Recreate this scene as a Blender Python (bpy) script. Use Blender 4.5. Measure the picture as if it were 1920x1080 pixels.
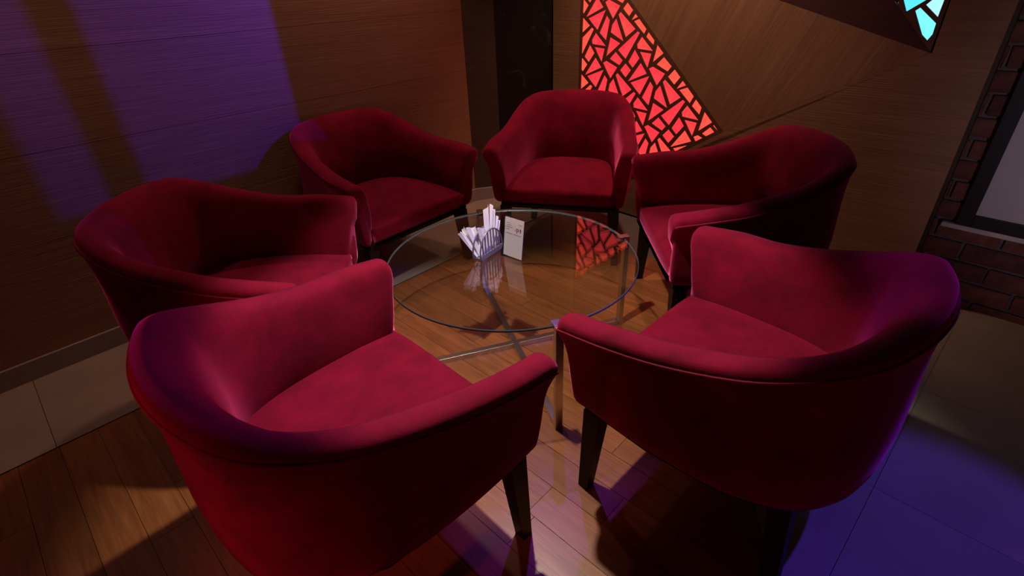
import bpy, bmesh, math, random
from mathutils import Vector, Matrix
random.seed(7)
for o in list(bpy.data.objects): bpy.data.objects.remove(o)
scn = bpy.context.scene
col = scn.collection
PI = math.pi

# ------------------------------------------------------------------ camera
F_PX, PITCH, ROLL, CAM_H = 966.28, 0.546047, -0.0458606, 1.4
cp, sp, cr, sr = math.cos(PITCH), math.sin(PITCH), math.cos(ROLL), math.sin(ROLL)
fwd = Vector((0, cp, -sp)); r0 = Vector((1, 0, 0)); u0 = Vector((0, sp, cp))
right = cr*r0 + sr*u0; up = cr*u0 - sr*r0
cam_d = bpy.data.cameras.new('camera'); cam = bpy.data.objects.new('camera', cam_d); col.objects.link(cam)
cam_d.sensor_fit = 'HORIZONTAL'; cam_d.sensor_width = 36.0; cam_d.lens = F_PX/1920*36
cam_d.clip_start = 0.02
m = Matrix((right, up, -fwd)).transposed().to_4x4(); m.translation = (0, 0, CAM_H)
cam.matrix_world = m
scn.camera = cam
scn.view_settings.view_transform = 'Standard'
scn.view_settings.look = 'None'
scn.view_settings.gamma = 1.0
scn.view_settings.use_curve_mapping = False
scn.view_settings.exposure = 0.0

def ray(x, y): return fwd*F_PX + right*(x-960) - up*(y-540)

# ------------------------------------------------------------------ world and lights
w = bpy.data.worlds.new('world'); scn.world = w; w.use_nodes = True
bg = w.node_tree.nodes['Background']; bg.inputs[0].default_value = (0.55, 0.42, 0.5, 1); bg.inputs[1].default_value = 0.004

def spot(name, loc, target, power, color, angle, blend=0.5, radius=0.03):
    d = bpy.data.lights.new(name, 'SPOT'); d.energy = power; d.color = color
    d.spot_size = math.radians(angle); d.spot_blend = blend; d.shadow_soft_size = radius
    o = bpy.data.objects.new(name, d); col.objects.link(o)
    o.location = loc
    o.rotation_euler = (Vector(target)-Vector(loc)).to_track_quat('-Z', 'Y').to_euler()
    return o
def point(name, loc, power, color, radius=0.05):
    d = bpy.data.lights.new(name, 'POINT'); d.energy = power; d.color = color; d.shadow_soft_size = radius
    o = bpy.data.objects.new(name, d); col.objects.link(o); o.location = loc
    return o
VIOLET_AT = Vector((1.10, 2.25, 2.00))
spot('table_downlight', (-0.05, 1.52, 1.74), (0.0, 1.38, 0), 84, (1.0, 0.84, 0.74), 83, 0.32, 0.022)
point('warm_room_fill', (0.0, 1.75, 2.35), 0.9, (1.0, 0.55, 0.35), 0.10)  # added dim warm fill high over the table
spot('left_wall_fill', (-1.80, 1.64, 2.52), (-2.02, 1.80, 0.75), 20, (1.0, 0.56, 0.42), 92, 1.0, 0.06)  # added warm fill for the left wall, no visible source
spot('left_wall_fill_2', (-0.52, 2.98, 2.52), (-0.95, 2.85, 0.8), 44, (1.0, 0.50, 0.36), 110, 0.9, 0.06)  # second added fill, brightens the left wall towards the corner
spot('violet_wall_spot', VIOLET_AT, (-1.25, 2.50, 1.45), 150, (0.07, 0.02, 1.0), 64, 1.0, 0.003)
spot('blue_floor_spot', (1.50, 0.80, 2.35), (1.12, 0.80, 0), 85, (0.12, 0.05, 1.0), 26, 0.5, 0.02)
spot('blue_table_spot', (1.65, 0.55, 1.95), (0.12, 1.68, 0.45), 95, (0.22, 0.10, 1.0), 17, 0.6, 0.01)
spot('violet_corner_spot', (0.30, 2.10, 2.35), (0.98, 0.90, 0.66), 70, (0.42, 0.06, 1.0), 15, 0.8, 0.02)
spot('violet_wide_spot', (0.25, 2.70, 2.45), (0.08, 0.95, 0.6), 34, (0.45, 0.06, 1.0), 34, 0.8, 0.03)
spot('violet_seat_spot', (0.75, 2.25, 2.30), (-0.68, 0.80, 0.66), 80, (0.35, 0.04, 1.0), 24, 0.9, 0.03)
spot('red_side_spot', (-1.9, -0.5, 1.1), (-0.65, 0.9, 0.42), 55, (1.0, 0.14, 0.12), 34, 0.8, 0.05)
point('red_back_fill', (0.2, -1.1, 0.36), 3.8, (1.0, 0.08, 0.18), 0.15)  # low red fill added behind the camera for the chair sides
spot('wood_wall_fill', (0.72, 2.78, 2.52), (0.98, 3.06, 1.0), 88, (1.0, 0.58, 0.42), 92, 0.9, 0.05)  # unseen fill added to brighten the timber wall
spot('brick_wall_fill', (0.75, -0.45, 0.80), (2.40, 1.60, 0.85), 28, (1.0, 0.80, 0.98), 44, 0.8, 0.08)  # fill added behind the camera for the board and bricks

# ------------------------------------------------------------------ materials
MATS = {}
def nt(name):
    m = bpy.data.materials.new(name); m.use_nodes = True
    t = m.node_tree; b = t.nodes['Principled BSDF']; MATS[name] = m
    return m, t, b
def N(t, typ, **kw):
    n = t.nodes.new(typ)
    for k, v in kw.items(): setattr(n, k, v)
    return n
def ramp(t, stops):
    r = N(t, 'ShaderNodeValToRGB'); e = r.color_ramp.elements
    while len(e) < len(stops): e.new(0.5)
    for i, (p, c) in enumerate(stops): e[i].position = p; e[i].color = (*c, 1)
    return r

def plain(name, color, rough=0.5, metal=0.0, spec=0.5, noise=0.0, nscale=8):
    m, t, b = nt(name)
    b.inputs['Roughness'].default_value = rough; b.inputs['Metallic'].default_value = metal
    b.inputs['Specular IOR Level'].default_value = spec
    if noise:
        tc = N(t, 'ShaderNodeTexCoord'); n = N(t, 'ShaderNodeTexNoise'); n.inputs['Scale'].default_value = nscale; n.inputs['Detail'].default_value = 6
        t.links.new(tc.outputs['Object'], n.inputs['Vector'])
        lo = tuple(c*(1-noise) for c in color); hi = tuple(min(1, c*(1+noise)) for c in color)
        r = ramp(t, [(0.3, lo), (0.7, hi)]); t.links.new(n.outputs['Fac'], r.inputs['Fac']); t.links.new(r.outputs['Color'], b.inputs['Base Color'])
    else:
        b.inputs['Base Color'].default_value = (*color, 1)
    return m

def wood(name, dark, light, rough=0.5, stretch=(1.2, 22, 22), rot=0.0, bump=0.15, random_tint=0.25, axis='Y'):
    """veneer or plank: grain runs along local X turned by rot about the local axis"""
    m, t, b = nt(name)
    tc = N(t, 'ShaderNodeTexCoord'); oi = N(t, 'ShaderNodeObjectInfo')
    add = N(t, 'ShaderNodeVectorMath', operation='ADD')
    mul = N(t, 'ShaderNodeMath', operation='MULTIPLY'); mul.inputs[1].default_value = 37.0
    t.links.new(oi.outputs['Random'], mul.inputs[0])
    t.links.new(tc.outputs['Object'], add.inputs[0]); t.links.new(mul.outputs[0], add.inputs[1])
    vr = N(t, 'ShaderNodeVectorRotate', rotation_type=axis+'_AXIS'); vr.inputs['Angle'].default_value = rot
    t.links.new(add.outputs[0], vr.inputs['Vector'])
    mp = N(t, 'ShaderNodeMapping'); mp.inputs['Scale'].default_value = stretch
    t.links.new(vr.outputs[0], mp.inputs['Vector'])
    n1 = N(t, 'ShaderNodeTexNoise'); n1.inputs['Scale'].default_value = 1.0; n1.inputs['Detail'].default_value = 8; n1.inputs['Roughness'].default_value = 0.6; n1.inputs['Distortion'].default_value = 0.5
    n2 = N(t, 'ShaderNodeTexNoise'); n2.inputs['Scale'].default_value = 4.5; n2.inputs['Detail'].default_value = 4
    t.links.new(mp.outputs[0], n1.inputs['Vector']); t.links.new(mp.outputs[0], n2.inputs['Vector'])
    mx = N(t, 'ShaderNodeMix', data_type='FLOAT'); mx.inputs[0].default_value = 0.4
    t.links.new(n1.outputs['Fac'], mx.inputs[2]); t.links.new(n2.outputs['Fac'], mx.inputs[3])
    mid = tuple((a+c)/2 for a, c in zip(dark, light))
    r = ramp(t, [(0.30, dark), (0.52, mid), (0.72, light)])
    t.links.new(mx.outputs[0], r.inputs['Fac'])
    hsv = N(t, 'ShaderNodeHueSaturation')
    mr = N(t, 'ShaderNodeMapRange'); mr.inputs['To Min'].default_value = 1-random_tint; mr.inputs['To Max'].default_value = 1+random_tint
    t.links.new(oi.outputs['Random'], mr.inputs['Value']); t.links.new(mr.outputs[0], hsv.inputs['Value'])
    t.links.new(r.outputs['Color'], hsv.inputs['Color']); t.links.new(hsv.outputs['Color'], b.inputs['Base Color'])
    bp = N(t, 'ShaderNodeBump'); bp.inputs['Strength'].default_value = bump; bp.inputs['Distance'].default_value = 0.004
    t.links.new(n2.outputs['Fac'], bp.inputs['Height']); t.links.new(bp.outputs[0], b.inputs['Normal'])
    b.inputs['Roughness'].default_value = rough
    return m

def velvet(name):
    m, t, b = nt(name)
    tc = N(t, 'ShaderNodeTexCoord')
    n = N(t, 'ShaderNodeTexNoise'); n.inputs['Scale'].default_value = 9; n.inputs['Detail'].default_value = 8; n.inputs['Roughness'].default_value = 0.65
    t.links.new(tc.outputs['Object'], n.inputs['Vector'])
    r = ramp(t, [(0.3, (0.130, 0.0022, 0.014)), (0.7, (0.260, 0.0044, 0.028))])
    t.links.new(n.outputs['Fac'], r.inputs['Fac']); t.links.new(r.outputs['Color'], b.inputs['Base Color'])
    b.inputs['Roughness'].default_value = 0.85; b.inputs['Specular IOR Level'].default_value = 0.1
    b.inputs['Sheen Weight'].default_value = 0.9; b.inputs['Sheen Roughness'].default_value = 0.38
    b.inputs['Sheen Tint'].default_value = (1.0, 0.13, 0.38, 1)
    f = N(t, 'ShaderNodeTexNoise'); f.inputs['Scale'].default_value = 260; f.inputs['Detail'].default_value = 3
    t.links.new(tc.outputs['Object'], f.inputs['Vector'])
    bp = N(t, 'ShaderNodeBump'); bp.inputs['Strength'].default_value = 0.25; bp.inputs['Distance'].default_value = 0.002
    t.links.new(f.outputs['Fac'], bp.inputs['Height']); t.links.new(bp.outputs[0], b.inputs['Normal'])
    return m

def glow(name, strength):
    """backlit acrylic: colour from the object's own colour"""
    m, t, b = nt(name)
    oi = N(t, 'ShaderNodeObjectInfo')
    b.inputs['Base Color'].default_value = (0.1, 0.1, 0.1, 1); b.inputs['Roughness'].default_value = 0.4
    t.links.new(oi.outputs['Color'], b.inputs['Emission Color']); b.inputs['Emission Strength'].default_value = strength
    return m

def sheet_glass(name, tint, refl=1.0):
    m = bpy.data.materials.new(name); m.use_nodes = True; t = m.node_tree; MATS[name] = m
    for n in list(t.nodes): t.nodes.remove(n)
    out = N(t, 'ShaderNodeOutputMaterial'); mix = N(t, 'ShaderNodeMixShader')
    tr = N(t, 'ShaderNodeBsdfTransparent'); tr.inputs[0].default_value = (*tint, 1)
    gl = N(t, 'ShaderNodeBsdfGlossy'); gl.inputs['Roughness'].default_value = 0.004
    fr = N(t, 'ShaderNodeFresnel'); ge = N(t, 'ShaderNodeNewGeometry')
    ior = N(t, 'ShaderNodeMapRange'); ior.inputs['To Min'].default_value = 1.5; ior.inputs['To Max'].default_value = 1/1.5   # same reflectance from either side of the pane
    t.links.new(ge.outputs['Backfacing'], ior.inputs['Value']); t.links.new(ior.outputs[0], fr.inputs[0])
    mu = N(t, 'ShaderNodeMath', operation='MULTIPLY'); mu.inputs[1].default_value = refl; mu.use_clamp = True
    t.links.new(fr.outputs[0], mu.inputs[0]); t.links.new(mu.outputs[0], mix.inputs[0])
    t.links.new(tr.outputs[0], mix.inputs[1]); t.links.new(gl.outputs[0], mix.inputs[2]); t.links.new(mix.outputs[0], out.inputs[0])
    return m

velvet('velvet'); plain('piping', (0.22, 0.006, 0.03), 0.8, spec=0.2)
plain('ebony', (0.008, 0.006, 0.005), 0.45, spec=0.25, noise=0.4, nscale=30)
plain('chrome', (0.66, 0.65, 0.66), 0.27, 1.0)
sheet_glass('glass', (0.94, 0.96, 0.95), 1.6); sheet_glass('acrylic', (0.96, 0.96, 0.97), 1.0)
m, t, b = nt('glass_edge'); b.inputs['Base Color'].default_value = (0.09, 0.12, 0.14, 1); b.inputs['Roughness'].default_value = 0.3; b.inputs['Specular IOR Level'].default_value = 0.8
wood('floor_wood', (0.18, 0.060, 0.017), (0.41, 0.150, 0.048), 0.36, (2.2, 30, 30), 0, 0.06, 0.16, 'Z')
wood('veneer', (0.27, 0.150, 0.072), (0.42, 0.250, 0.130), 0.55, (1.1, 20, 48), 0, 0.30, 0.04)
wood('veneer_slant', (0.25, 0.135, 0.065), (0.42, 0.245, 0.125), 0.5, (1.1, 20, 26), math.radians(66), 0.20, 0.04)
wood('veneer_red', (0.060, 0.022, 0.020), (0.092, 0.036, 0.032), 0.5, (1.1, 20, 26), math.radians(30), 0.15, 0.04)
wood('veneer_dark', (0.055, 0.035, 0.022), (0.085, 0.055, 0.036), 0.5, (1.1, 20, 40), 0, 0.15, 0.04)
wood('lattice_wood', (0.13, 0.062, 0.032), (0.20, 0.10, 0.055), 0.5, (2, 20, 20), 0, 0.1, 0.05)
plain('tile', (0.34, 0.27, 0.21), 0.34, noise=0.12, nscale=3.5)
plain('skirting_stone', (0.33, 0.28, 0.26), 0.45, noise=0.12, nscale=6)
plain('grout', (0.13, 0.10, 0.08), 0.9)
plain('mortar', (0.17, 0.14, 0.14), 0.95, noise=0.25, nscale=25)
plain('brick_a', (0.16, 0.055, 0.045), 0.9, noise=0.35, nscale=22)
plain('brick_b', (0.20, 0.075, 0.055), 0.9, noise=0.35, nscale=22)
plain('brick_c', (0.12, 0.045, 0.042), 0.9, noise=0.35, nscale=22)
plain('ledge_white', (0.62, 0.56, 0.55), 0.6, noise=0.1, nscale=12)
plain('frame_black', (0.006, 0.006, 0.008), 0.45)
plain('board_white', (0.62, 0.60, 0.62), 0.45, noise=0.03, nscale=3)
plain('ceiling_dark', (0.03, 0.026, 0.028), 0.9)
plain('paper', (0.88, 0.87, 0.88), 0.8, noise=0.04, nscale=40)
plain('card', (0.85, 0.83, 0.82), 0.6)
plain('ink_grey', (0.25, 0.23, 0.27), 0.7); plain('ink_maroon', (0.13, 0.025, 0.05), 0.7)
plain('holder_metal', (0.30, 0.27, 0.34), 0.35, 0.6)
plain('rig_black', (0.01, 0.01, 0.01), 0.5)
glow('glow', 1.0)
# black corner panel with faint pale smudges
m, t, b = nt('black_smoke')
tc = N(t, 'ShaderNodeTexCoord'); n = N(t, 'ShaderNodeTexNoise'); n.inputs['Scale'].default_value = 5; n.inputs['Detail'].default_value = 5; n.inputs['Distortion'].default_value = 2.2
t.links.new(tc.outputs['Object'], n.inputs['Vector'])
r = ramp(t, [(0.60, (0.006, 0.005, 0.005)), (0.78, (0.05, 0.04, 0.045))])
t.links.new(n.outputs['Fac'], r.inputs['Fac']); t.links.new(r.outputs['Color'], b.inputs['Base Color']); b.inputs['Roughness'].default_value = 0.5

# ------------------------------------------------------------------ helpers
def link(name, me, mat=None, parent=None, loc=None, mw=None):
    o = bpy.data.objects.new(name, me); col.objects.link(o)
    if mat is not None and me is not None and not me.materials: me.materials.append(MATS[mat])
    if parent is not None: o.parent = parent
    if mw is not None: o.matrix_basis = mw
    elif loc is not None: o.location = loc
    return o
def tag(o, label, cat, group=None):
    o['label'] = label; o['category'] = cat
    if group: o['group'] = group
    return o
def struct(o): o['kind'] = 'structure'; return o
def mesh(name, verts, faces, smooth=False):
    me = bpy.data.meshes.new(name); me.from_pydata([tuple(v) for v in verts], [], faces); me.update()
    bm = bmesh.new(); bm.from_mesh(me); bmesh.ops.recalc_face_normals(bm, faces=bm.faces); bm.to_mesh(me); bm.free()
    if smooth:
        for p in me.polygons: p.use_smooth = True
    return me
def box_me(name, sx, sy, sz, o=(0, 0, 0), bevel=0.0):
    """box with min corner at o"""
    bm = bmesh.new(); bmesh.ops.create_cube(bm, size=1)
    for v in bm.verts: v.co = Vector(((v.co.x+.5)*sx+o[0], (v.co.y+.5)*sy+o[1], (v.co.z+.5)*sz+o[2]))
    if bevel: bmesh.ops.bevel(bm, geom=bm.edges[:], offset=bevel, segments=2, affect='EDGES', profile=0.5)
    me = bpy.data.meshes.new(name); bm.to_mesh(me); bm.free(); return me
def prism_me(name, pts, y0, y1):
    """polygon in local x,z pushed out between y0 and y1"""
    n = len(pts)
    v = [(x, y0, z) for x, z in pts]+[(x, y1, z) for x, z in pts]
    f = [tuple(range(n)), tuple(range(n, 2*n))]+[(i, (i+1) % n, n+(i+1) % n, n+i) for i in range(n)]
    return mesh(name, v, f)
def flat_me(name, pts, z0, z1):
    n = len(pts)
    v = [(x, y, z0) for x, y in pts]+[(x, y, z1) for x, y in pts]
    f = [tuple(range(n)), tuple(range(n, 2*n))]+[(i, (i+1) % n, n+(i+1) % n, n+i) for i in range(n)]
    return mesh(name, v, f)
def tube_me(name, pts, r, seg=8, closed=False):
    pts = [Vector(p) for p in pts]; v = []; f = []
    n = len(pts)
    for i, p in enumerate(pts):
        a = pts[(i-1) % n] if (closed or i > 0) else p; c = pts[(i+1) % n] if (closed or i < n-1) else p
        d = (c-a).normalized(); s = d.cross(Vector((0, 0, 1)))
        if s.length < 1e-4: s = Vector((1, 0, 0))
        s.normalize(); q = s.cross(d)
        v += [p+s*r*math.cos(2*PI*k/seg)+q*r*math.sin(2*PI*k/seg) for k in range(seg)]
    for i in range(n if closed else n-1):
        j = (i+1) % n
        f += [(i*seg+k, i*seg+(k+1) % seg, j*seg+(k+1) % seg, j*seg+k) for k in range(seg)]
    if not closed: f += [tuple(range(seg)), tuple(range((n-1)*seg, n*seg))]
    return mesh(name, v, f, True)
def clip_poly(poly, a, b):
    """keep the part of poly to the left of the line a->b"""
    out = []
    sd = lambda p: (b[0]-a[0])*(p[1]-a[1])-(b[1]-a[1])*(p[0]-a[0])
    for i in range(len(poly)):
        p, q = poly[i], poly[(i+1) % len(poly)]; dp, dq = sd(p), sd(q)
        if dp >= 0: out.append(p)
        if dp*dq < 0:
            k = dp/(dp-dq); out.append((p[0]+(q[0]-p[0])*k, p[1]+(q[1]-p[1])*k))
    return out
def area(poly): return 0.5*sum(poly[i][0]*poly[(i+1) % len(poly)][1]-poly[(i+1) % len(poly)][0]*poly[i][1] for i in range(len(poly)))
def ccw(poly): return poly if area(poly) > 0 else poly[::-1]
def clip_convex(poly, region):
    region = ccw(region)
    for i in range(len(region)):
        if len(poly) < 3: return []
        poly = clip_poly(poly, region[i], region[(i+1) % len(region)])
    return poly

# ------------------------------------------------------------------ room frames
YL, YR = math.radians(45.0), math.radians(-43.0)
LD = Vector((math.sin(YL), math.cos(YL), 0)); RD = Vector((math.sin(YR), math.cos(YR), 0))
LP = Vector((-2.142, 1.662, 0))                      # left wall, at the left edge of the frame
BQ = Vector((2.093, 1.952, 0))                     # brick wall
RN = Vector((-RD.y, RD.x, 0))                      # out of the right wall into the room
WQ = BQ+RN*0.10                                    # timber wall stands proud of the bricks
def frame(origin, xdir):
    z = Vector((0, 0, 1)); y = z.cross(xdir); mm = Matrix((xdir, y, z)).transposed().to_4x4(); mm.translation = origin; return mm
ML = frame(LP, LD)                                 # x along the wall, y into it
MR = frame(WQ, -RD); MB = frame(BQ, -RD)
MRi = MR.inverted()
def wall_px(x, y):
    """photo pixel -> (x, z) on the timber wall"""
    o = MRi @ Vector((0, 0, CAM_H)); d = MRi.to_3x3() @ ray(x, y); k = -o.y/d.y; p = o+d*k
    return (p.x, p.z)
CEIL = 2.60

# ------------------------------------------------------------------ floor
fl = link('floor', box_me('floor', 9.0, 8.0, 0.05, (-4.5, -3.0, -0.062)), 'grout'); struct(fl)
# wooden planks run along the timber wall, tiles round them
WN = Vector((LD.y, -LD.x, 0))                      # from the left wall into the room
wood_o = LP+WN*0.565                               # left edge of the planks
MF = Matrix((LD, -WN, Vector((0, 0, 1)))).transposed().to_4x4(); MF.translation = wood_o   # x along edge, -y into room
MFi = MF.inverted()
rp = [MFi @ Vector(p) for p in ((0.38, -0.6, 0), (1.00, 2.45, 0))]
PW = 0.118
x0 = -1.9
wood_poly = [(-1.9, 0.0), (2.45, 0.0), (rp[1].x, rp[1].y), (rp[0].x, rp[0].y), (-1.9, rp[0].y-0.3)]
nrow = 0
xx = -1.9
while xx < 3.6:
    yy = -random.uniform(0.1, 1.1)+0.0
    ys = [0.0]
    while yy > -4.2: ys.append(yy); yy -= 1.22
    ys.append(-4.2)
    for a, bb in zip(ys[:-1], ys[1:]):
        g = 0.0008
        poly = [(xx+g, bb+g), (xx+PW-g, bb+g), (xx+PW-g, a-g), (xx+g, a-g)]
        poly = clip_convex(poly, wood_poly)
        if len(poly) < 3 or area(ccw(poly)) < 4e-4: continue
        cx = xx+PW/2; cy = (a+bb)/2
        # local x of a plank runs along its length
        pts = [(-(py-cy), px-cx) for px, py in poly]
        wpos = MF @ Vector((cx, cy, 0))
        scr = wpos-cam.matrix_world.translation
        if wpos.y < -0.4: continue
        o = link('plank', flat_me('plank', pts, -0.012, 0.0), 'floor_wood', fl)
        o.matrix_basis = Matrix.Translation(wpos) @ frame(Vector(), (MF.to_3x3() @ Vector((0, -1, 0)))).to_3x3().to_4x4()
    xx += PW; nrow += 1
def strip(name, pts, parent, mat, z0=-0.012, z1=0.0):
    c = Vector((sum(p[0] for p in pts)/len(pts), sum(p[1] for p in pts)/len(pts), 0))
    return link(name, flat_me(name, [(p[0]-c.x, p[1]-c.y) for p in pts], z0, z1), mat, parent, c)
# tile strip by the left wall
for i in range(-3, 6):
    a, bb = i*0.6+0.1, (i+1)*0.6+0.1
    a = max(a, -1.4); bb = min(bb, 2.75)
    q = [(a+.0012, 0.0), (bb-.0012, 0.0), (bb-.0012, -0.558), (a+.0012, -0.558)]
    strip('tile', [tuple((LP+LD*s+WN*(-v))[:2]) for s, v in q], fl, 'tile')
strip('edge_trim', [tuple((LP+LD*s+WN*v)[:2]) for s, v in ((-1.4, .5585), (2.6, .5585), (2.6, .5645), (-1.4, .5645))], fl, 'ebony')
# tiles on the right, in the frame of the brick wall
MBi = MB.inverted()
clip_r = [MBi @ Vector(p) for p in ((0.382, -0.6, 0), (1.002, 2.45, 0))]
far_r = MBi @ Vector((0.86, 2.92, 0))
tile_poly_a = [(-2.6, 0.0), (2.8, 0.0), (2.8, -3.6), (-2.6, -3.6)]
for i in range(-5, 5):
    for j in range(0, 6):
        y1 = 0.0 if j == 0 else -0.17-(j-1)*0.6; y0 = -0.17 if j == 0 else y1-0.6
        g = .0007
        q = [(i*.6+g, y0+g), (i*.6+.6-g, y0+g), (i*.6+.6-g, y1-g), (i*.6+g, y1-g)]
        ww = [MB @ Vector((px, py, 0)) for px, py in q]
        poly = [(p.x, p.y) for p in ww]
        # right of the plank boundary
        poly = clip_poly(poly, (1.002, 2.45), (0.382, -0.6))
        if len(poly) >= 3:
            # keep clear of the tiles by the left wall
            a0 = LP+WN*0.565
            poly = clip_poly(poly, tuple((a0+LD*3)[:2]), tuple(a0[:2])) if False else poly
        if len(poly) < 3 or abs(area(poly)) < 3e-4: continue
        if max(p[1] for p in poly) < -0.6 or max(p[0] for p in poly) > 3.6: continue
        strip('tile', ccw(poly), fl, 'tile')

# ------------------------------------------------------------------ left wall
wl = link('wall_left', box_me('wall_left', 5.2, 0.10, CEIL, (-2.5, 0.014, 0)), 'veneer_dark', mw=ML); struct(wl)
rows = [0.0, 0.547, 0.887, 1.228, 1.568, 1.909, 2.25, CEIL]
for i in range(len(rows)-1):
    cuts = [-2.5, (0.2 if i % 2 else -0.9), (2.71)]
    for a, bb in zip(cuts[:-1], cuts[1:]):
        g = 0.0007
        o = link('veneer_panel', box_me('veneer_panel', bb-a-2*g, 0.014, rows[i+1]-rows[i]-2*g, (-(bb-a)/2+g, 0, -(rows[i+1]-rows[i])/2+g)), 'veneer', wl, ((a+bb)/2, 0.0, (rows[i]+rows[i+1])/2))
bl = link('baseboard_left', box_me('baseboard_left', 5.2, 0.014, 0.088, (-2.5, -0.014, 0.0), 0.002), 'skirting_stone', mw=ML); struct(bl)
# corner: dark timber return, then the black panel
E1 = LP+LD*2.70; E2 = Vector((-0.035, 3.615, 0)); E3 = Vector((0.46, 3.735, 0))
d12 = (E2-E1); L12 = d12.length
wc = link('wall_corner', box_me('wall_corner', L12, 0.05, CEIL, (0, 0, 0)), 'veneer_dark', mw=frame(E1, d12.normalized())); struct(wc)
bc_ = link('baseboard_corner', box_me('baseboard_corner', L12, 0.014, 0.088, (0, -0.014, 0), 0.002), 'skirting_stone', mw=frame(E1, d12.normalized())); struct(bc_)
d23 = (E3-E2); L23 = d23.length
wb = link('wall_back', box_me('wall_back', L23, 0.05, CEIL, (0, 0.0, 0)), 'black_smoke', mw=frame(E2, d23.normalized())); struct(wb)

# ------------------------------------------------------------------ timber wall with the lit panels
wr = link('wall_right', box_me('wall_right', 2.24, 0.06, CEIL, (-2.47, 0.036, 0)), 'veneer_dark', mw=MR); struct(wr)
XE = -0.242                                         # right end of the timber
XS = wall_px(1037, 80)[0]                           # left end
XR = wall_px(1086.5, 80)[0]                         # left border of the red panel
def panel(name, pts, mat, parent, y0=0.0, y1=0.018):
    c = (sum(p[0] for p in pts)/len(pts), sum(p[1] for p in pts)/len(pts))
    return link(name, prism_me(name, [(x-c[0], z-c[1]) for x, z in pts], y0, y1), mat, parent, (c[0], 0, c[1]))
# outer corners of the red triangle (frame included) and of the blue one
hyp_a, hyp_b = wall_px(1181, -1), wall_px(1353.5, 244)
low_a, low_b = wall_px(1352, 249), wall_px(1171.5, 336.5)
def meet(p, q, r_, s_):
    d1 = (q[0]-p[0], q[1]-p[1]); d2 = (s_[0]-r_[0], s_[1]-r_[1]); k = ((r_[0]-p[0])*d2[1]-(r_[1]-p[1])*d2[0])/(d1[0]*d2[1]-d1[1]*d2[0])
    return (p[0]+d1[0]*k, p[1]+d1[1]*k)
vl_a, vl_b = (XR, 0.0), (XR, 2.0)
RA = meet(hyp_a, hyp_b, vl_a, vl_b); RB_ = meet(hyp_a, hyp_b, low_a, low_b); RC = meet(low_a, low_b, vl_a, vl_b)
tip = wall_px(1744, 99)                             # foot of the blue frame
BX = tip[0]+0.006
bl_top = (BX-1.30*0.98, tip[1]+1.30)                # blue: upright right edge, slanting left edge
l1 = wall_px(1460, 0)
k1 = (l1[1]-tip[1])/(l1[0]-tip[0])
# veneer sheets
g = 0.0004
def inset(pts, d):
    pts = ccw(pts); n = len(pts); out = []
    for i in range(n):
        p0, p1, p2 = Vector(pts[i-1]), Vector(pts[i]), Vector(pts[(i+1) % n])
        a = (p1-p0).normalized(); c = (p2-p1).normalized(); na = Vector((-a.y, a.x)); nc = Vector((-c.y, c.x))
        q = meet(p0+na*d, p1+na*d, p1+nc*d, p2+nc*d) if abs(a.x*c.y-a.y*c.x) > 1e-6 else p1+na*d
        out.append((q[0], q[1]))
    return out
zj = 0.942
sheets = [
    ('veneer', [(XS, 0.0), (XR, 0.0), (XR, 0.42), (XS, 0.42)]),
    ('veneer', [(XS, 0.42), (XR, 0.42), (XR, zj), (XS, zj)]),
    ('veneer', [(XS, zj), (XR, zj), (XR, 1.46), (XS, 1.46)]),
    ('veneer', [(XS, 1.46), (XR, 1.46), (XR, CEIL), (XS, CEIL)]),
    ('veneer', [(XR, 0.0), (XE, 0.0), (XE, CEIL), (BX, CEIL), (BX, tip[1]), tip, RB_, RC]),      # below and right: level grain
    ('veneer_slant', [RB_, tip, (XR, tip[1]+k1*(XR-tip[0])), RA]),                          # slanting grain
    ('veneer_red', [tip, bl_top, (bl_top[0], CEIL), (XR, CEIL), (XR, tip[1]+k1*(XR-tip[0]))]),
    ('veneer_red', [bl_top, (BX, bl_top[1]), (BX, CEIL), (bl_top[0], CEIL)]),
]
for mt, pts in sheets: panel('veneer_panel', inset(pts, g), mt, wr)
# one unit of the crackle pattern, traced off the photograph (crop pixels)
c1 = lambda X, Y: wall_px(1080+X/12, Y/12)
c2 = lambda X, Y: wall_px(1080+X/12, 80+Y/12)
UNIT = [
    [c1(290, 420), c1(650, 240), c1(480, 660)],
    [c1(690, 360), c1(750, 460), c1(668, 890), c1(535, 735)],
    [c2(610, 460), c2(680, 420), c2(910, 562), c2(770, 790)],
    [c1(900, 430), c1(1050, 910), c1(785, 720), c1(810, 570)],
    [c1(1000, 280), c1(1320, 650), c1(1120, 820), c1(960, 330)],
    [c1(1420, 745), c1(1385, 715), c2(950, 165), c2(1110, 350)],
    [c1(770, 850), c1(975, 978), c2(690, 285)],
    [c2(890, 220), c2(1035, 400), c2(970, 495), c2(765, 360)],
    [c2(1110, 480), c2(1220, 620), c2(1110, 770), c2(995, 620)],
    [c2(1320, 170), c2(1415, 350), c2(1270, 550), c2(1180, 430)],
    [c2(1450, 470), c2(1575, 690), c2(1185, 850)],
    [c2(1445, 220), c2(1680, 260), c2(1600, 545)],
    [c1(1480, 840), c2(1702, 172), c2(1390, 122), c1(1378, 1000)],
]
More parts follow.
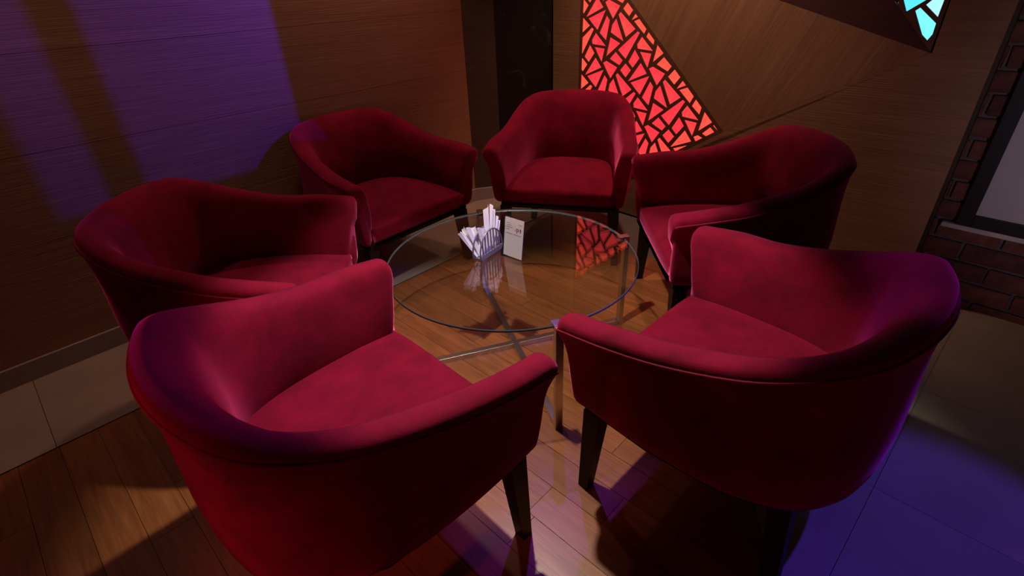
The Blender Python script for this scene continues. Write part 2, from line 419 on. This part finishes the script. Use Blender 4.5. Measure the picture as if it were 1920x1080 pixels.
# repeat steps from pane pairs seen in the photograph
k_a = (wall_px(1135, 6), wall_px(1163, 11), wall_px(1148, 32))
k_b = (wall_px(1131, 118), wall_px(1156, 127), wall_px(1144, 146))
k_c = (wall_px(1216.7, 131), wall_px(1246, 138), wall_px(1231, 158))
V1 = tuple(sum(k_b[i][j]-k_a[i][j] for i in range(3))/3 for j in (0, 1))
V2 = tuple(sum(k_c[i][j]-k_a[i][j] for i in range(3))/3 for j in (0, 1))
def crackle(region, shift=(0, 0), scale=1.0):
    out = []
    for i in range(-9, 10):
        for j in range(-9, 10):
            for poly in UNIT:
                q = [((x+i*V1[0]+j*V2[0])*scale+shift[0], (z+i*V1[1]+j*V2[1])*scale+shift[1]) for x, z in poly]
                q = clip_convex(inset(q, -0.0030), region)
                if len(q) >= 3 and area(ccw(q)) > 1.2e-4: out.append(ccw(q))
    return out
def lattice_panel(name, outer, panes, parent_mw, colours, label):
    root = link(name, None, mw=parent_mw)
    tag(root, label, 'light panel')
    cu = bpy.data.curves.new('lattice', 'CURVE'); cu.dimensions = '2D'; cu.fill_mode = 'BOTH'; cu.extrude = 0.003
    for poly in [outer]+panes:
        s = cu.splines.new('POLY'); s.points.add(len(poly)-1); s.use_cyclic_u = True
        for pt, (x, z) in zip(s.points, poly): pt.co = (x, z, 0, 1)
    tmp = bpy.data.objects.new('tmp', cu); col.objects.link(tmp)
    bpy.context.view_layer.update()
    me = bpy.data.meshes.new_from_object(tmp.evaluated_get(bpy.context.evaluated_depsgraph_get()))
    bpy.data.objects.remove(tmp); bpy.data.curves.remove(cu)
    for v in me.vertices: v.co = (v.co.x, v.co.z+0.003, v.co.y)
    me.materials.clear()
    lat = link('lattice', me, 'lattice_wood', root)
    c = [sum(p[k] for p in outer)/len(outer) for k in (0, 1)]
    back = link('backing', prism_me('backing', outer, 0.012, 0.016), 'lattice_wood', root)
    for poly, colr in zip(panes, colours):
        cx = sum(p[0] for p in poly)/len(poly); cz = sum(p[1] for p in poly)/len(poly)
        o = link('pane', prism_me('pane', inset([(x-cx, z-cz) for x, z in poly], -0.002), 0.0, 0.004), 'glow', root, (cx, 0.0065, cz))
        o.color = (*colr, 1)
    return root
def dist_edge(p, tri):
    d = 9
    for i in range(len(tri)):
        a, c = Vector(tri[i]), Vector(tri[(i+1) % len(tri)]); e = (c-a).normalized(); d = min(d, abs((Vector(p)-a).x*e.y-(Vector(p)-a).y*e.x))
    return d
outer = ccw(inset([RA, RB_, RC], 0.001))
inner = inset([RA, RB_, RC], 0.020)
panes = crackle(inner)
cols = []
for q in panes:
    c = (sum(p[0] for p in q)/len(q), sum(p[1] for p in q)/len(q)); d = dist_edge(c, inner)
    k = max(0.0, 1-d/0.11)
    cols.append((1.05+0.85*k, 0.040+0.075*k, 0.060+0.005*k))  # LED edge glow put into the colour: panes near the border brighter, more orange
lattice_panel('red_light_panel', outer, panes, MR, cols, 'triangular panel of red backlit panes in a dark crackle lattice')
# blue panel: tip in view, the rest above the frame
bt = lambda X, Y: wall_px(1640+X/9.82, Y/9.82)
BO = [tip, (BX, tip[1]+1.3), bl_top]
b_in = inset(BO, 0.012)
def up_to(p, q, z):
    k = (z-p[1])/(q[1]-p[1]); return (p[0]+(q[0]-p[0])*k, z)
blue = [
    [bt(745, 200), bt(840, 140), bt(1130, 430), bt(1065, 630), bt(965, 745), bt(870, 640)],
    [bt(945, 90), bt(1160, 315), bt(1290, -25), bt(1085, -22)],
    [bt(527, -12), bt(580, 203), bt(592, 208), bt(968, -12)],
    [bt(335, -12), bt(425, 74), bt(438, 60), bt(437, -12)],
]
bi = ccw(b_in)
upper = clip_poly(bi, (5, 1.285), (-5, 1.285)) if clip_poly(bi, (5, 1.285), (-5, 1.285)) and max(p[1] for p in clip_poly(bi, (5, 1.285), (-5, 1.285))) > 1.6 else clip_poly(bi, (-5, 1.285), (5, 1.285))
blue = [ccw(q) for q in blue]+crackle(upper, scale=1.0)
bcol = [(0.22, 1.0, 1.25), (0.45, 1.05, 1.25), (0.12, 0.9, 1.3), (0.10, 0.6, 1.3)]+[(0.14, 0.75, 1.25)]*(len(blue)-4)
lattice_panel('blue_light_panel', ccw(inset(BO, 0.001)), blue, MR, bcol, 'blue and cyan backlit panel tip high on the wood wall')

# ------------------------------------------------------------------ brick wall
wk = link('wall_brick', box_me('wall_brick', 3.2, 0.08, CEIL, (-0.6, 0.006, 0)), 'mortar', mw=MB); struct(wk)
CH, BLN, MJ = 0.0885, 0.235, 0.013
brick_me = []
for k in range(5):
    bm = bmesh.new(); bmesh.ops.create_cube(bm, size=1)
    for v in bm.verts: v.co = Vector((v.co.x*(BLN-MJ), v.co.y*0.05, v.co.z*(CH-MJ)))
    bmesh.ops.bevel(bm, geom=bm.edges[:], offset=0.004, segments=1, affect='EDGES')
    rr = random.Random(k)
    for v in bm.verts: v.co += Vector((rr.uniform(-.003, .003), rr.uniform(-.002, .002), rr.uniform(-.003, .003)))
    me = bpy.data.meshes.new('brick'); bm.to_mesh(me); bm.free()
    me.materials.append(MATS[('brick_a', 'brick_b', 'brick_c', 'brick_a', 'brick_b')[k]]); brick_me.append(me)
for rix in range(0, 18):
    z = 0.037-CH/2+rix*CH
    x = -0.45+(BLN/2 if rix % 2 else 0)-0.118
    while x < 1.1:
        o = link('brick', random.choice(brick_me), None, wk, (x, 0.012+random.uniform(-.002, .003), z)); x += BLN
ub = link('upper_bricks', box_me('upper_bricks', 2.4, 0.03, CEIL-1.6, (-0.5, -0.012, 1.6)), 'brick_c', wk)
ld = link('white_ledge', box_me('white_ledge', 1.5, 0.028, 0.021, (-0.2, -0.042, 0.3655), 0.003), 'ledge_white', mw=MB)
tag(ld, 'thin white ledge on the brick wall under the framed board', 'ledge')
fr = link('framed_board', None, mw=MB @ Matrix.Translation((-0.155, -0.016, 0.3875)))
tag(fr, 'pale grey board in a wide black frame on the brick wall', 'board')
FW, FH, FB = 1.35, 1.05, 0.054
for nm, args in (('frame_bar', (FB, 0.026, FH, (0, -0.026, 0))), ('frame_bar', (FB, 0.026, FH, (FW-FB, -0.026, 0))), ('frame_bar', (FW-2*FB, 0.026, FB, (FB, -0.026, 0))), ('frame_bar', (FW-2*FB, 0.026, FB, (FB, -0.026, FH-FB)))):
    link(nm, box_me(nm, *args, 0.003), 'frame_black', fr)
link('board', box_me('board', FW-2*FB, 0.008, FH-2*FB, (FB, -0.014, FB)), 'board_white', fr)

ce = link('ceiling', box_me('ceiling', 9.0, 8.0, 0.05, (-4.5, -3.0, CEIL)), 'ceiling_dark'); struct(ce)

# ------------------------------------------------------------------ armchairs
def catmull(pts, n):
    """pts: list of tuples, n samples over the whole run"""
    P = [Vector(p) if len(p) < 5 else p for p in pts]
    out = []; m_ = len(P)-1
    for i in range(n):
        tt = i/(n-1)*m_; k = min(int(tt), m_-1); f = tt-k
        p0, p1, p2, p3 = P[max(k-1, 0)], P[k], P[k+1], P[min(k+2, m_)]
        out.append(0.5*((2*p1)+(p2-p0)*f+(2*p0-5*p1+4*p2-p3)*f*f+(3*p1-p0-3*p2+p3)*f**3))
    return out
# stations of the left half: bottom outer (x, y), rim seam (x, y, z), inner foot (x, y)
ST = [
    ((0.324, 0.338), (0.347, 0.390, 0.611), (0.305, 0.284)),
    ((0.215, 0.348), (0.231, 0.390, 0.623), (0.205, 0.280)),
    ((0.095, 0.354), (0.109, 0.373, 0.631), (0.095, 0.270)),
    ((-0.037, 0.350), (-0.014, 0.358, 0.656), (-0.015, 0.262)),
    ((-0.150, 0.328), (-0.124, 0.343, 0.691), (-0.100, 0.248)),
    ((-0.245, 0.278), (-0.224, 0.309, 0.733), (-0.165, 0.225)),
    ((-0.302, 0.200), (-0.289, 0.249, 0.760), (-0.206, 0.178)),
    ((-0.328, 0.100), (-0.327, 0.150, 0.769), (-0.224, 0.112)),
    ((-0.334, 0.034), (-0.344, 0.050, 0.771), (-0.230, 0.040)),
]
half = ST
full = [((b[0], b[1]), s, j) for b, s, j in half]+[((b[0], -b[1]), (s[0], -s[1], s[2]), (j[0], -j[1])) for b, s, j in half[::-1]]
NS = 97
Bc = catmull([(b[0], b[1], 0.340) for b, s, j in full], NS)
Sc = catmull([(s[0], s[1], s[2]+0.005) for b, s, j in full], NS)
Jc = catmull([(j[0], j[1], 0.405) for b, s, j in full], NS)
def section(i):
    B, S, J = Bc[i], Sc[i], Jc[i]
    t_ = (Sc[min(i+1, NS-1)]-Sc[max(i-1, 0)]); t_.z = 0; t_.normalize()
    nrm = Vector((t_.y, -t_.x, 0))
    if nrm.dot(Vector((S.x+0.02, S.y, 0))) < 0: nrm = -nrm
    back = min(1.0, max(0.0, (0.1-S.x)/0.45))
    h = S.z-B.z
    up_ = Vector((0, 0, 1))
    flare = (S-B); flare.z = 0
    pts = []
    # outer face: rounded foot, gentle belly, then flares out under the rim
    pts.append(B-nrm*0.022)
    pts.append(B-nrm*0.006+up_*0.004)
    for f, w_, bul in ((0.06, 0.05, 0.006), (0.18, 0.10, 0.013), (0.34, 0.20, 0.014), (0.50, 0.32, 0.008), (0.66, 0.48, 0.000), (0.80, 0.66, -0.004), (0.91, 0.84, -0.004), (0.975, 0.96, -0.001)):
        pts.append(Vector((B.x, B.y, 0))+flare*w_+nrm*(bul*0.45*(1+0.6*back))+up_*(B.z+h*f))
    pts.append(S.copy())
    # rolled rim, about 8 cm wide, sloping outward
    rw = 0.085+0.010*back
    arm_rim = ((0.0, 0.007), (0.035, 0.018), (0.11, 0.026), (0.30, 0.031), (0.58, 0.032), (0.78, 0.026), (0.92, 0.009), (1.0, -0.014))
    back_rim = ((0.0, 0.007), (0.035, 0.018), (0.11, 0.027), (0.26, 0.031), (0.44, 0.028), (0.62, 0.017), (0.82, -0.006), (1.0, -0.040))
    bk = back*back*(3-2*back)
    for (fa, za), (fb, zb) in zip(arm_rim, back_rim):
        pts.append(S-nrm*(rw*(fa+(fb-fa)*bk))+up_*(za+(zb-za)*bk))
    top_in = S-nrm*rw-up_*(0.014+0.026*bk)
    for f in (0.12, 0.3, 0.5, 0.7, 0.86, 1.0):
        p = top_in.lerp(J, f); bulge = math.sin(PI*f)*(0.010+0.012*back)
        pts.append(p-nrm*bulge)
    pts.append(J+nrm*0.012-up_*0.055)
    return pts
rings = [section(i) for i in range(NS)]
def cap_rings(ring, d):
    c = sum(ring, Vector())/len(ring); out = []
    for sc, mv in ((0.985, 0.007), (0.94, 0.013), (0.84, 0.0175), (0.6, 0.0195), (0.25, 0.020)):
        out.append([c+(p-c)*sc+d*mv*(1+0.8*max(0, (p.z-0.55)/0.1)) for p in ring])
    return out
f0 = Vector((1, 0, 0))
rings = cap_rings(rings[0], f0)[::-1]+rings+cap_rings(rings[-1], f0)
npf = len(rings[0]); V = [p for rg in rings for p in rg]; Fc = []
for i in range(len(rings)-1):
    for k in range(npf):
        Fc.append((i*npf+k, i*npf+(k+1) % npf, (i+1)*npf+(k+1) % npf, (i+1)*npf+k))
Fc += [tuple(range(npf)), tuple(range((len(rings)-1)*npf, len(rings)*npf))]
shell_me = mesh('shell', V, Fc, True); shell_me.materials.append(MATS['velvet'])
pip_pts = [rings[i][10]+Vector((0, 0, 0.001)) for i in range(3, len(rings)-3)]
pip_me = tube_me('piping', pip_pts, 0.0042, 6); pip_me.materials.append(MATS['piping'])
# seat cushion: outline, domed top, rounded front lip
def seat_half(x):
    ks = [(-0.245, 0.15), (-0.222, 0.195), (-0.18, 0.232), (-0.11, 0.260), (0.0, 0.277), (0.1, 0.284), (0.2, 0.293), (0.345, 0.297)]
    for (a, ya), (c, yc) in zip(ks[:-1], ks[1:]):
        if x <= c: return ya+(yc-ya)*max(0, (x-a)/(c-a))
    return ks[-1][1]
NX, NY = 30, 25
prof = []                                            # (x, z) from the back over the top and down the front lip
for i in range(NX):
    f = i/(NX-1); x = -0.245+f*(0.312+0.245); prof.append((x, 0.428+0.016*math.sin(PI*min(1, max(0, f*0.95+0.05)))))
zf = prof[-1][1]
for k in range(1, 7):
    a = k/6*PI/2; prof.append((0.312+0.030*math.sin(a), zf-0.030*(1-math.cos(a))))
prof += [(0.343, 0.385), (0.341, 0.36), (0.334, 0.346), (0.322, 0.340)]
sv, sf = [], []
for x, z in prof:
    hw = seat_half(x)
    for j in range(NY):
        q = -1+2*j/(NY-1); dome = -0.012*abs(q)**4 if x < 0.33 else 0
        sv.append((x-0.010*abs(q)**6*(1 if x > 0.2 else 0), q*hw, z+dome))
nr = len(prof)
for i in range(nr-1):
    for j in range(NY-1): sf.append((i*NY+j, i*NY+j+1, (i+1)*NY+j+1, (i+1)*NY+j))
base_i = len(sv)
for x, z in prof:
    hw = seat_half(x)
    for j in range(NY): sv.append((x, (-1+2*j/(NY-1))*hw, 0.338))
for i in range(nr-1):
    for j in range(NY-1): sf.append((base_i+i*NY+j, base_i+(i+1)*NY+j, base_i+(i+1)*NY+j+1, base_i+i*NY+j+1))
    sf.append((i*NY, (i+1)*NY, base_i+(i+1)*NY, base_i+i*NY)); sf.append((i*NY+NY-1, base_i+i*NY+NY-1, base_i+(i+1)*NY+NY-1, (i+1)*NY+NY-1))
for j in range(NY-1):
    sf.append((j, base_i+j, base_i+j+1, j+1)); e = (nr-1)*NY; sf.append((e+j, e+j+1, base_i+e+j+1, base_i+e+j))
seat_me = mesh('seat', sv, sf, True); seat_me.materials.append(MATS['velvet'])
# dark rail under the upholstery
rail_out = [(0.322, 0.312), (0.10, 0.330), (-0.10, 0.318), (-0.205, 0.272), (-0.265, 0.19), (-0.293, 0.10), (-0.298, 0.0)]
rail_poly = rail_out+[(x, -y) for x, y in rail_out[-2::-1]]
rail_me = flat_me('rail', rail_poly, 0.312, 0.3415); rail_me.materials.append(MATS['ebony'])
def leg_me(top, foot, wt, wf, ztop=0.315):
    v = []
    for (cx, cy), ww, z in ((top, wt, ztop), (foot, wf, 0.0)):
        for sx, sy in ((-1, -1), (1, -1), (1, 1), (-1, 1)): v.append((cx+sx*ww/2, cy+sy*ww/2, z))
    me = mesh('leg', v, [(0, 1, 2, 3), (4, 5, 6, 7), (0, 1, 5, 4), (1, 2, 6, 5), (2, 3, 7, 6), (3, 0, 4, 7)])
    me.materials.append(MATS['ebony']); return me
legs_me = [leg_me((0.292, s*0.292), (0.300, s*0.318), 0.056, 0.034) for s in (1, -1)]+[leg_me((-0.205, s*0.215), (-0.250, s*0.262), 0.056, 0.034) for s in (1, -1)]
CH_GROUP = 'red velvet tub armchairs round the glass table'
def chair(x, y, deg, label):
    r_ = link('tub_armchair', None, loc=(x, y, 0)); r_.rotation_euler = (0, 0, math.radians(deg)); tag(r_, label, 'armchair', CH_GROUP)
    sh = link('shell', shell_me, None, r_); link('piping', pip_me, None, sh)
    link('seat', seat_me, None, r_); link('rail', rail_me, None, r_)
    for lm_ in legs_me: link('leg', lm_, None, r_)
    return r_
chair(0.644, 1.080, 133.67, 'red velvet tub armchair nearest on the right, its black legs by the blue floor')
chair(-0.435, 0.948, 42.92, 'red velvet tub armchair nearest on the left, the largest in front')
chair(0.352, 2.885, -106.0, 'red velvet tub armchair facing the camera in front of the red panel')
chair(-1.012, 1.669, -0.75, 'red velvet tub armchair at far left beside the wood wall, partly hidden')
chair(-0.680, 2.630, -42.64, 'red velvet tub armchair at back left against the wood wall corner')
chair(0.964, 2.027, 178.28, 'red velvet tub armchair at back right below the slanted wood wall')

# ------------------------------------------------------------------ glass table
TC = Vector((0.0026, 1.8107, 0)); TR = 0.494; TH = 0.444; A0 = math.radians(-73.97)
tb = link('glass_table', None, loc=TC); tag(tb, 'round clear glass coffee table on chrome crossed legs', 'table')
def disc(name, r_, z0, z1, seg=128, bev=0.0018):
    v, f = [], []
    for rr, z in ((r_-bev, z0), (r_, z0+bev), (r_, z1-bev), (r_-bev, z1)):
        v += [(rr*math.cos(2*PI*k/seg), rr*math.sin(2*PI*k/seg), z) for k in range(seg)]
    return v, f
SEG = 128
gv = []; gf = []
for z in (TH-0.0105, TH): gv += [((TR-0.0022)*math.cos(2*PI*k/SEG), (TR-0.0022)*math.sin(2*PI*k/SEG), z) for k in range(SEG)]
gf = [tuple(range(SEG)), tuple(range(SEG, 2*SEG))]
gt = link('glass_top', mesh('glass_top', gv, gf), 'glass', tb)
ev, ef = [], []
prf = [(TR-0.0022, TH-0.0105), (TR, TH-0.0085), (TR, TH-0.002), (TR-0.0022, TH)]
for rr, z in prf: ev += [(rr*math.cos(2*PI*k/SEG), rr*math.sin(2*PI*k/SEG), z) for k in range(SEG)]
for i in range(len(prf)-1):
    for k in range(SEG): ef.append((i*SEG+k, i*SEG+(k+1) % SEG, (i+1)*SEG+(k+1) % SEG, (i+1)*SEG+k))
link('polished_edge', mesh('polished_edge', ev, ef, True), 'glass_edge', gt)
leg_box = box_me('table_leg', 0.022, 0.028, TH+0.004, (TR+0.0008, -0.014, 0), 0.0015); leg_box.materials.append(MATS['chrome'])
tab_box = box_me('clip', 0.034, 0.028, 0.004, (TR-0.026, -0.014, TH+0.0005), 0.001); tab_box.materials.append(MATS['chrome'])
low_box = box_me('clip', 0.026, 0.028, 0.004, (TR-0.026, -0.014, TH-0.0155), 0.001); low_box.materials.append(MATS['chrome'])
for k in range(4):
    lg = link('leg', leg_box, None, tb); lg.rotation_euler = (0, 0, A0+k*PI/2)
    link('clip', tab_box, None, lg); link('clip', low_box, None, lg)
for k in range(2):
    cb = link('cross_bar', box_me('cross_bar', 2*TR+0.002, 0.026, 0.024 if k == 0 else 0.0236, (-TR-0.001, -0.013, 0.0005), 0.0015), 'chrome', tb); cb.rotation_euler = (0, 0, A0+k*PI/2)

# ------------------------------------------------------------------ sign in an acrylic stand
GZ = TH+0.0006
s0, s1 = Vector((-0.032, 1.832, GZ)), Vector((0.042, 1.766, GZ))
sd = (s1-s0).normalized()
MS = frame(s0, sd)
lean = Matrix.Rotation(math.radians(-9), 4, 'X')
sg = link('table_sign', None, mw=MS); tag(sg, 'small white card in a clear acrylic stand on the glass table', 'table sign')
SW, SH = 0.099, 0.168
back_m = lean
o = link('front_sheet', box_me('front_sheet', SW, 0.002, SH, (0, -0.001, 0.0)), 'acrylic', sg, mw=back_m)
o = link('rear_sheet', box_me('rear_sheet', SW, 0.002, SH, (0, 0.0035, 0.0)), 'acrylic', sg, mw=back_m)
card = link('card', box_me('card', SW-0.006, 0.0012, SH-0.012, (0.003, 0.0016, 0.004)), 'card', sg, mw=back_m)
o = link('foot', box_me('foot', SW, 0.052, 0.0022, (0, 0.003, 0)), 'acrylic', sg)
# print on the card: faint text lines and two maroon letters; the code is left out
def mark(name, x, z, wd, ht, mat): return link(name, box_me(name, wd, 0.0004, ht, (x, 0.0011, z)), mat, card)
for x, z, wd in ((0.010, 0.138, 0.018), (0.010, 0.130, 0.026), (0.010, 0.122, 0.030), (0.010, 0.114, 0.016), (0.072, 0.140, 0.016), (0.010, 0.097, 0.034), (0.050, 0.097, 0.034)):
    mark('text_line', x, z, wd, 0.0016, 'ink_grey')
for x, z, wd, ht in ((0.062, 0.104, 0.0028, 0.020), (0.0648, 0.1205, 0.006, 0.0024), (0.0648, 0.1125, 0.006, 0.0024), (0.0702, 0.1125, 0.0024, 0.0104), (0.080, 0.109, 0.003, 0.017), (0.0765, 0.119, 0.010, 0.0024), (0.055, 0.112, 0.0022, 0.007)):
    mark('letter_stroke', x, z, wd, ht, 'ink_maroon')

# ------------------------------------------------------------------ napkin holder with napkins
h0, h1 = Vector((-0.118, 1.782, GZ)), Vector((-0.033, 1.898, GZ))
hd = (h1-h0).normalized(); MH = frame(h0, hd); HL = (h1-h0).length
hold = link('napkin_holder', None, mw=MH); tag(hold, 'slotted arched metal napkin holder on the glass table', 'napkin holder')
def arch_outline(n=20):
    return [(HL/2-HL/2*math.cos(PI*i/n), 0.012+0.098*(math.sin(PI*i/n))**0.9) for i in range(n+1)]
for side, yoff in (('front_arch', -0.001), ('rear_arch', 0.036)):
    ao = arch_outline()
    pl = link(side, None, hold)
    bpy.data.objects.remove(pl)
    rim = link(side, tube_me(side, [(x, yoff, z) for x, z in ao], 0.0034, 6), 'holder_metal', hold)
    link('bottom_bar', box_me('bottom_bar', HL, 0.006, 0.014, (0, yoff-0.003, 0.006), 0.001), 'holder_metal', rim)
    for k in range(1, 8):
        x = HL*k/8; zt = 0.012+0.098*(math.sin(math.acos(1-2*k/8)))**0.9
        link('slat', box_me('slat', 0.0052, 0.004, zt-0.016, (x-0.0026, yoff-0.002, 0.016)), 'holder_metal', rim)
link('base_plate', box_me('base_plate', HL*0.92, 0.044, 0.006, (HL*0.04, -0.004, 0.0)), 'holder_metal', hold)
def napkin(pts, folds, depth, label):
    """pleated paper: a strip between a narrow foot line and a wide top line, folded to and fro"""
    (a0, a1), (b0, b1), yb, yt = pts
    nu, nv = folds*4+1, 7; v = []; f = []
    for side in (0, 1):
        for i in range(nu):
            fu = i/(nu-1)
            for j in range(nv):
                fv = j/(nv-1)
                p = Vector((a0[0]+(a1[0]-a0[0])*fu, 0, a0[1]+(a1[1]-a0[1])*fu)).lerp(Vector((b0[0]+(b1[0]-b0[0])*fu, 0, b0[1]+(b1[1]-b0[1])*fu)), fv)
                zig = (abs(((fu*folds) % 1)-0.5)*4-1)*depth*(0.25+0.75*fv)
                top_rag = 0.004*math.sin(fu*9.0)*fv
                v.append((p.x, yb+(yt-yb)*fv+zig+side*0.0007, p.z+top_rag))
    o1 = nu*nv
    for s_ in (0, o1):
        for i in range(nu-1):
            for j in range(nv-1): f.append((s_+i*nv+j, s_+(i+1)*nv+j, s_+(i+1)*nv+j+1, s_+i*nv+j+1))
    for i in range(nu-1): f += [(i*nv, (i+1)*nv, o1+(i+1)*nv, o1+i*nv), (i*nv+nv-1, o1+i*nv+nv-1, o1+(i+1)*nv+nv-1, (i+1)*nv+nv-1)]
    for j in range(nv-1): f += [(j, o1+j, o1+j+1, j+1), ((nu-1)*nv+j, (nu-1)*nv+j+1, o1+(nu-1)*nv+j+1, o1+(nu-1)*nv+j)]
    o_ = link('paper_napkin', mesh('paper_napkin', v, f), 'paper', mw=MH); tag(o_, label, 'napkin', 'paper napkins in the holder')
    return o_
napkin((((0.010, 0.008), (0.050, 0.008)), ((-0.030, 0.112), (0.006, 0.128)), 0.026, 0.072), 3, 0.005, 'white pleated napkin leaning furthest left out of the holder')
napkin((((0.020, 0.008), (0.062, 0.008)), ((-0.004, 0.132), (0.052, 0.118)), 0.020, 0.052), 2, 0.006, 'white pleated napkin in the holder, second from the left')
napkin((((0.048, 0.008), (0.090, 0.008)), ((0.030, 0.124), (0.078, 0.110)), 0.014, 0.026), 2, 0.005, 'short white napkin just behind the arch of the holder')
napkin((((0.068, 0.008), (0.104, 0.008)), ((0.086, 0.176), (0.116, 0.186)), 0.024, 0.034), 2, 0.005, 'tall white napkin standing upright left of the tallest tip')
napkin((((0.084, 0.008), (0.120, 0.008)), ((0.116, 0.194), (0.140, 0.156)), 0.016, 0.022), 2, 0.006, 'tallest white napkin with a pointed tip beside the sign card')
napkin((((0.098, 0.008), (0.126, 0.008)), ((0.132, 0.142), (0.152, 0.108)), 0.008, 0.008), 2, 0.004, 'lowest white napkin fanned right towards the sign card')

# ------------------------------------------------------------------ added rig round the violet spot, out of view; its shutters shape the wall bands
st = link('added_shutter_rig', None, loc=VIOLET_AT); tag(st, 'added unseen black housing with upright shutters that cut the violet light into bands', 'light blocker')
bm = bmesh.new(); bmesh.ops.create_cone(bm, cap_ends=True, segments=24, radius1=0.07, radius2=0.05, depth=0.18)
bmesh.ops.rotate(bm, verts=bm.verts, cent=(0, 0, 0), matrix=Matrix.Rotation(math.radians(90), 3, 'Y')); bmesh.ops.translate(bm, verts=bm.verts, vec=(0.13, 0, 0))
me = bpy.data.meshes.new('rig_body'); bm.to_mesh(me); bm.free(); link('rig_body', me, 'rig_black', st)
link('hanger', tube_me('hanger', [(0.13, 0, 0.06), (0.13, 0.0005, CEIL-VIOLET_AT.z-0.001)], 0.01, 8), 'rig_black', st)
def wall_dir(s): d = (LP+LD*s)-VIOLET_AT; d.z = 0; return d.normalized()
for a, c in ((-0.6, 0.45), (0.64, 0.79), (1.53, 3.0)):  # added plates that block the violet light between the wall bands
    p, q = wall_dir(a)*0.36, wall_dir(c)*0.36
    th = (p+q).normalized()*0.004
    me = flat_me('shutter', [(p.x, p.y), (q.x, q.y), (q.x+th.x, q.y+th.y), (p.x+th.x, p.y+th.y)], -0.30, 0.06)
    link('shutter', me, 'rig_black', st)
p, q = wall_dir(0.45)*0.362, wall_dir(1.53)*0.362  # added lower plate, keeps the violet light off the chairs
zp, zq = -0.362*1.40/2.93, -0.362*1.40/2.22
th = (p+q).normalized()*0.004
v = [(p.x, p.y, -0.31), (q.x, q.y, -0.31), (q.x, q.y, zq), (p.x, p.y, zp)]
link('shutter', mesh('shutter', v+[(a+th.x, c+th.y, z) for a, c, z in v], [(0, 1, 2, 3), (4, 5, 6, 7), (0, 1, 5, 4), (1, 2, 6, 5), (2, 3, 7, 6), (3, 0, 4, 7)]), 'rig_black', st)
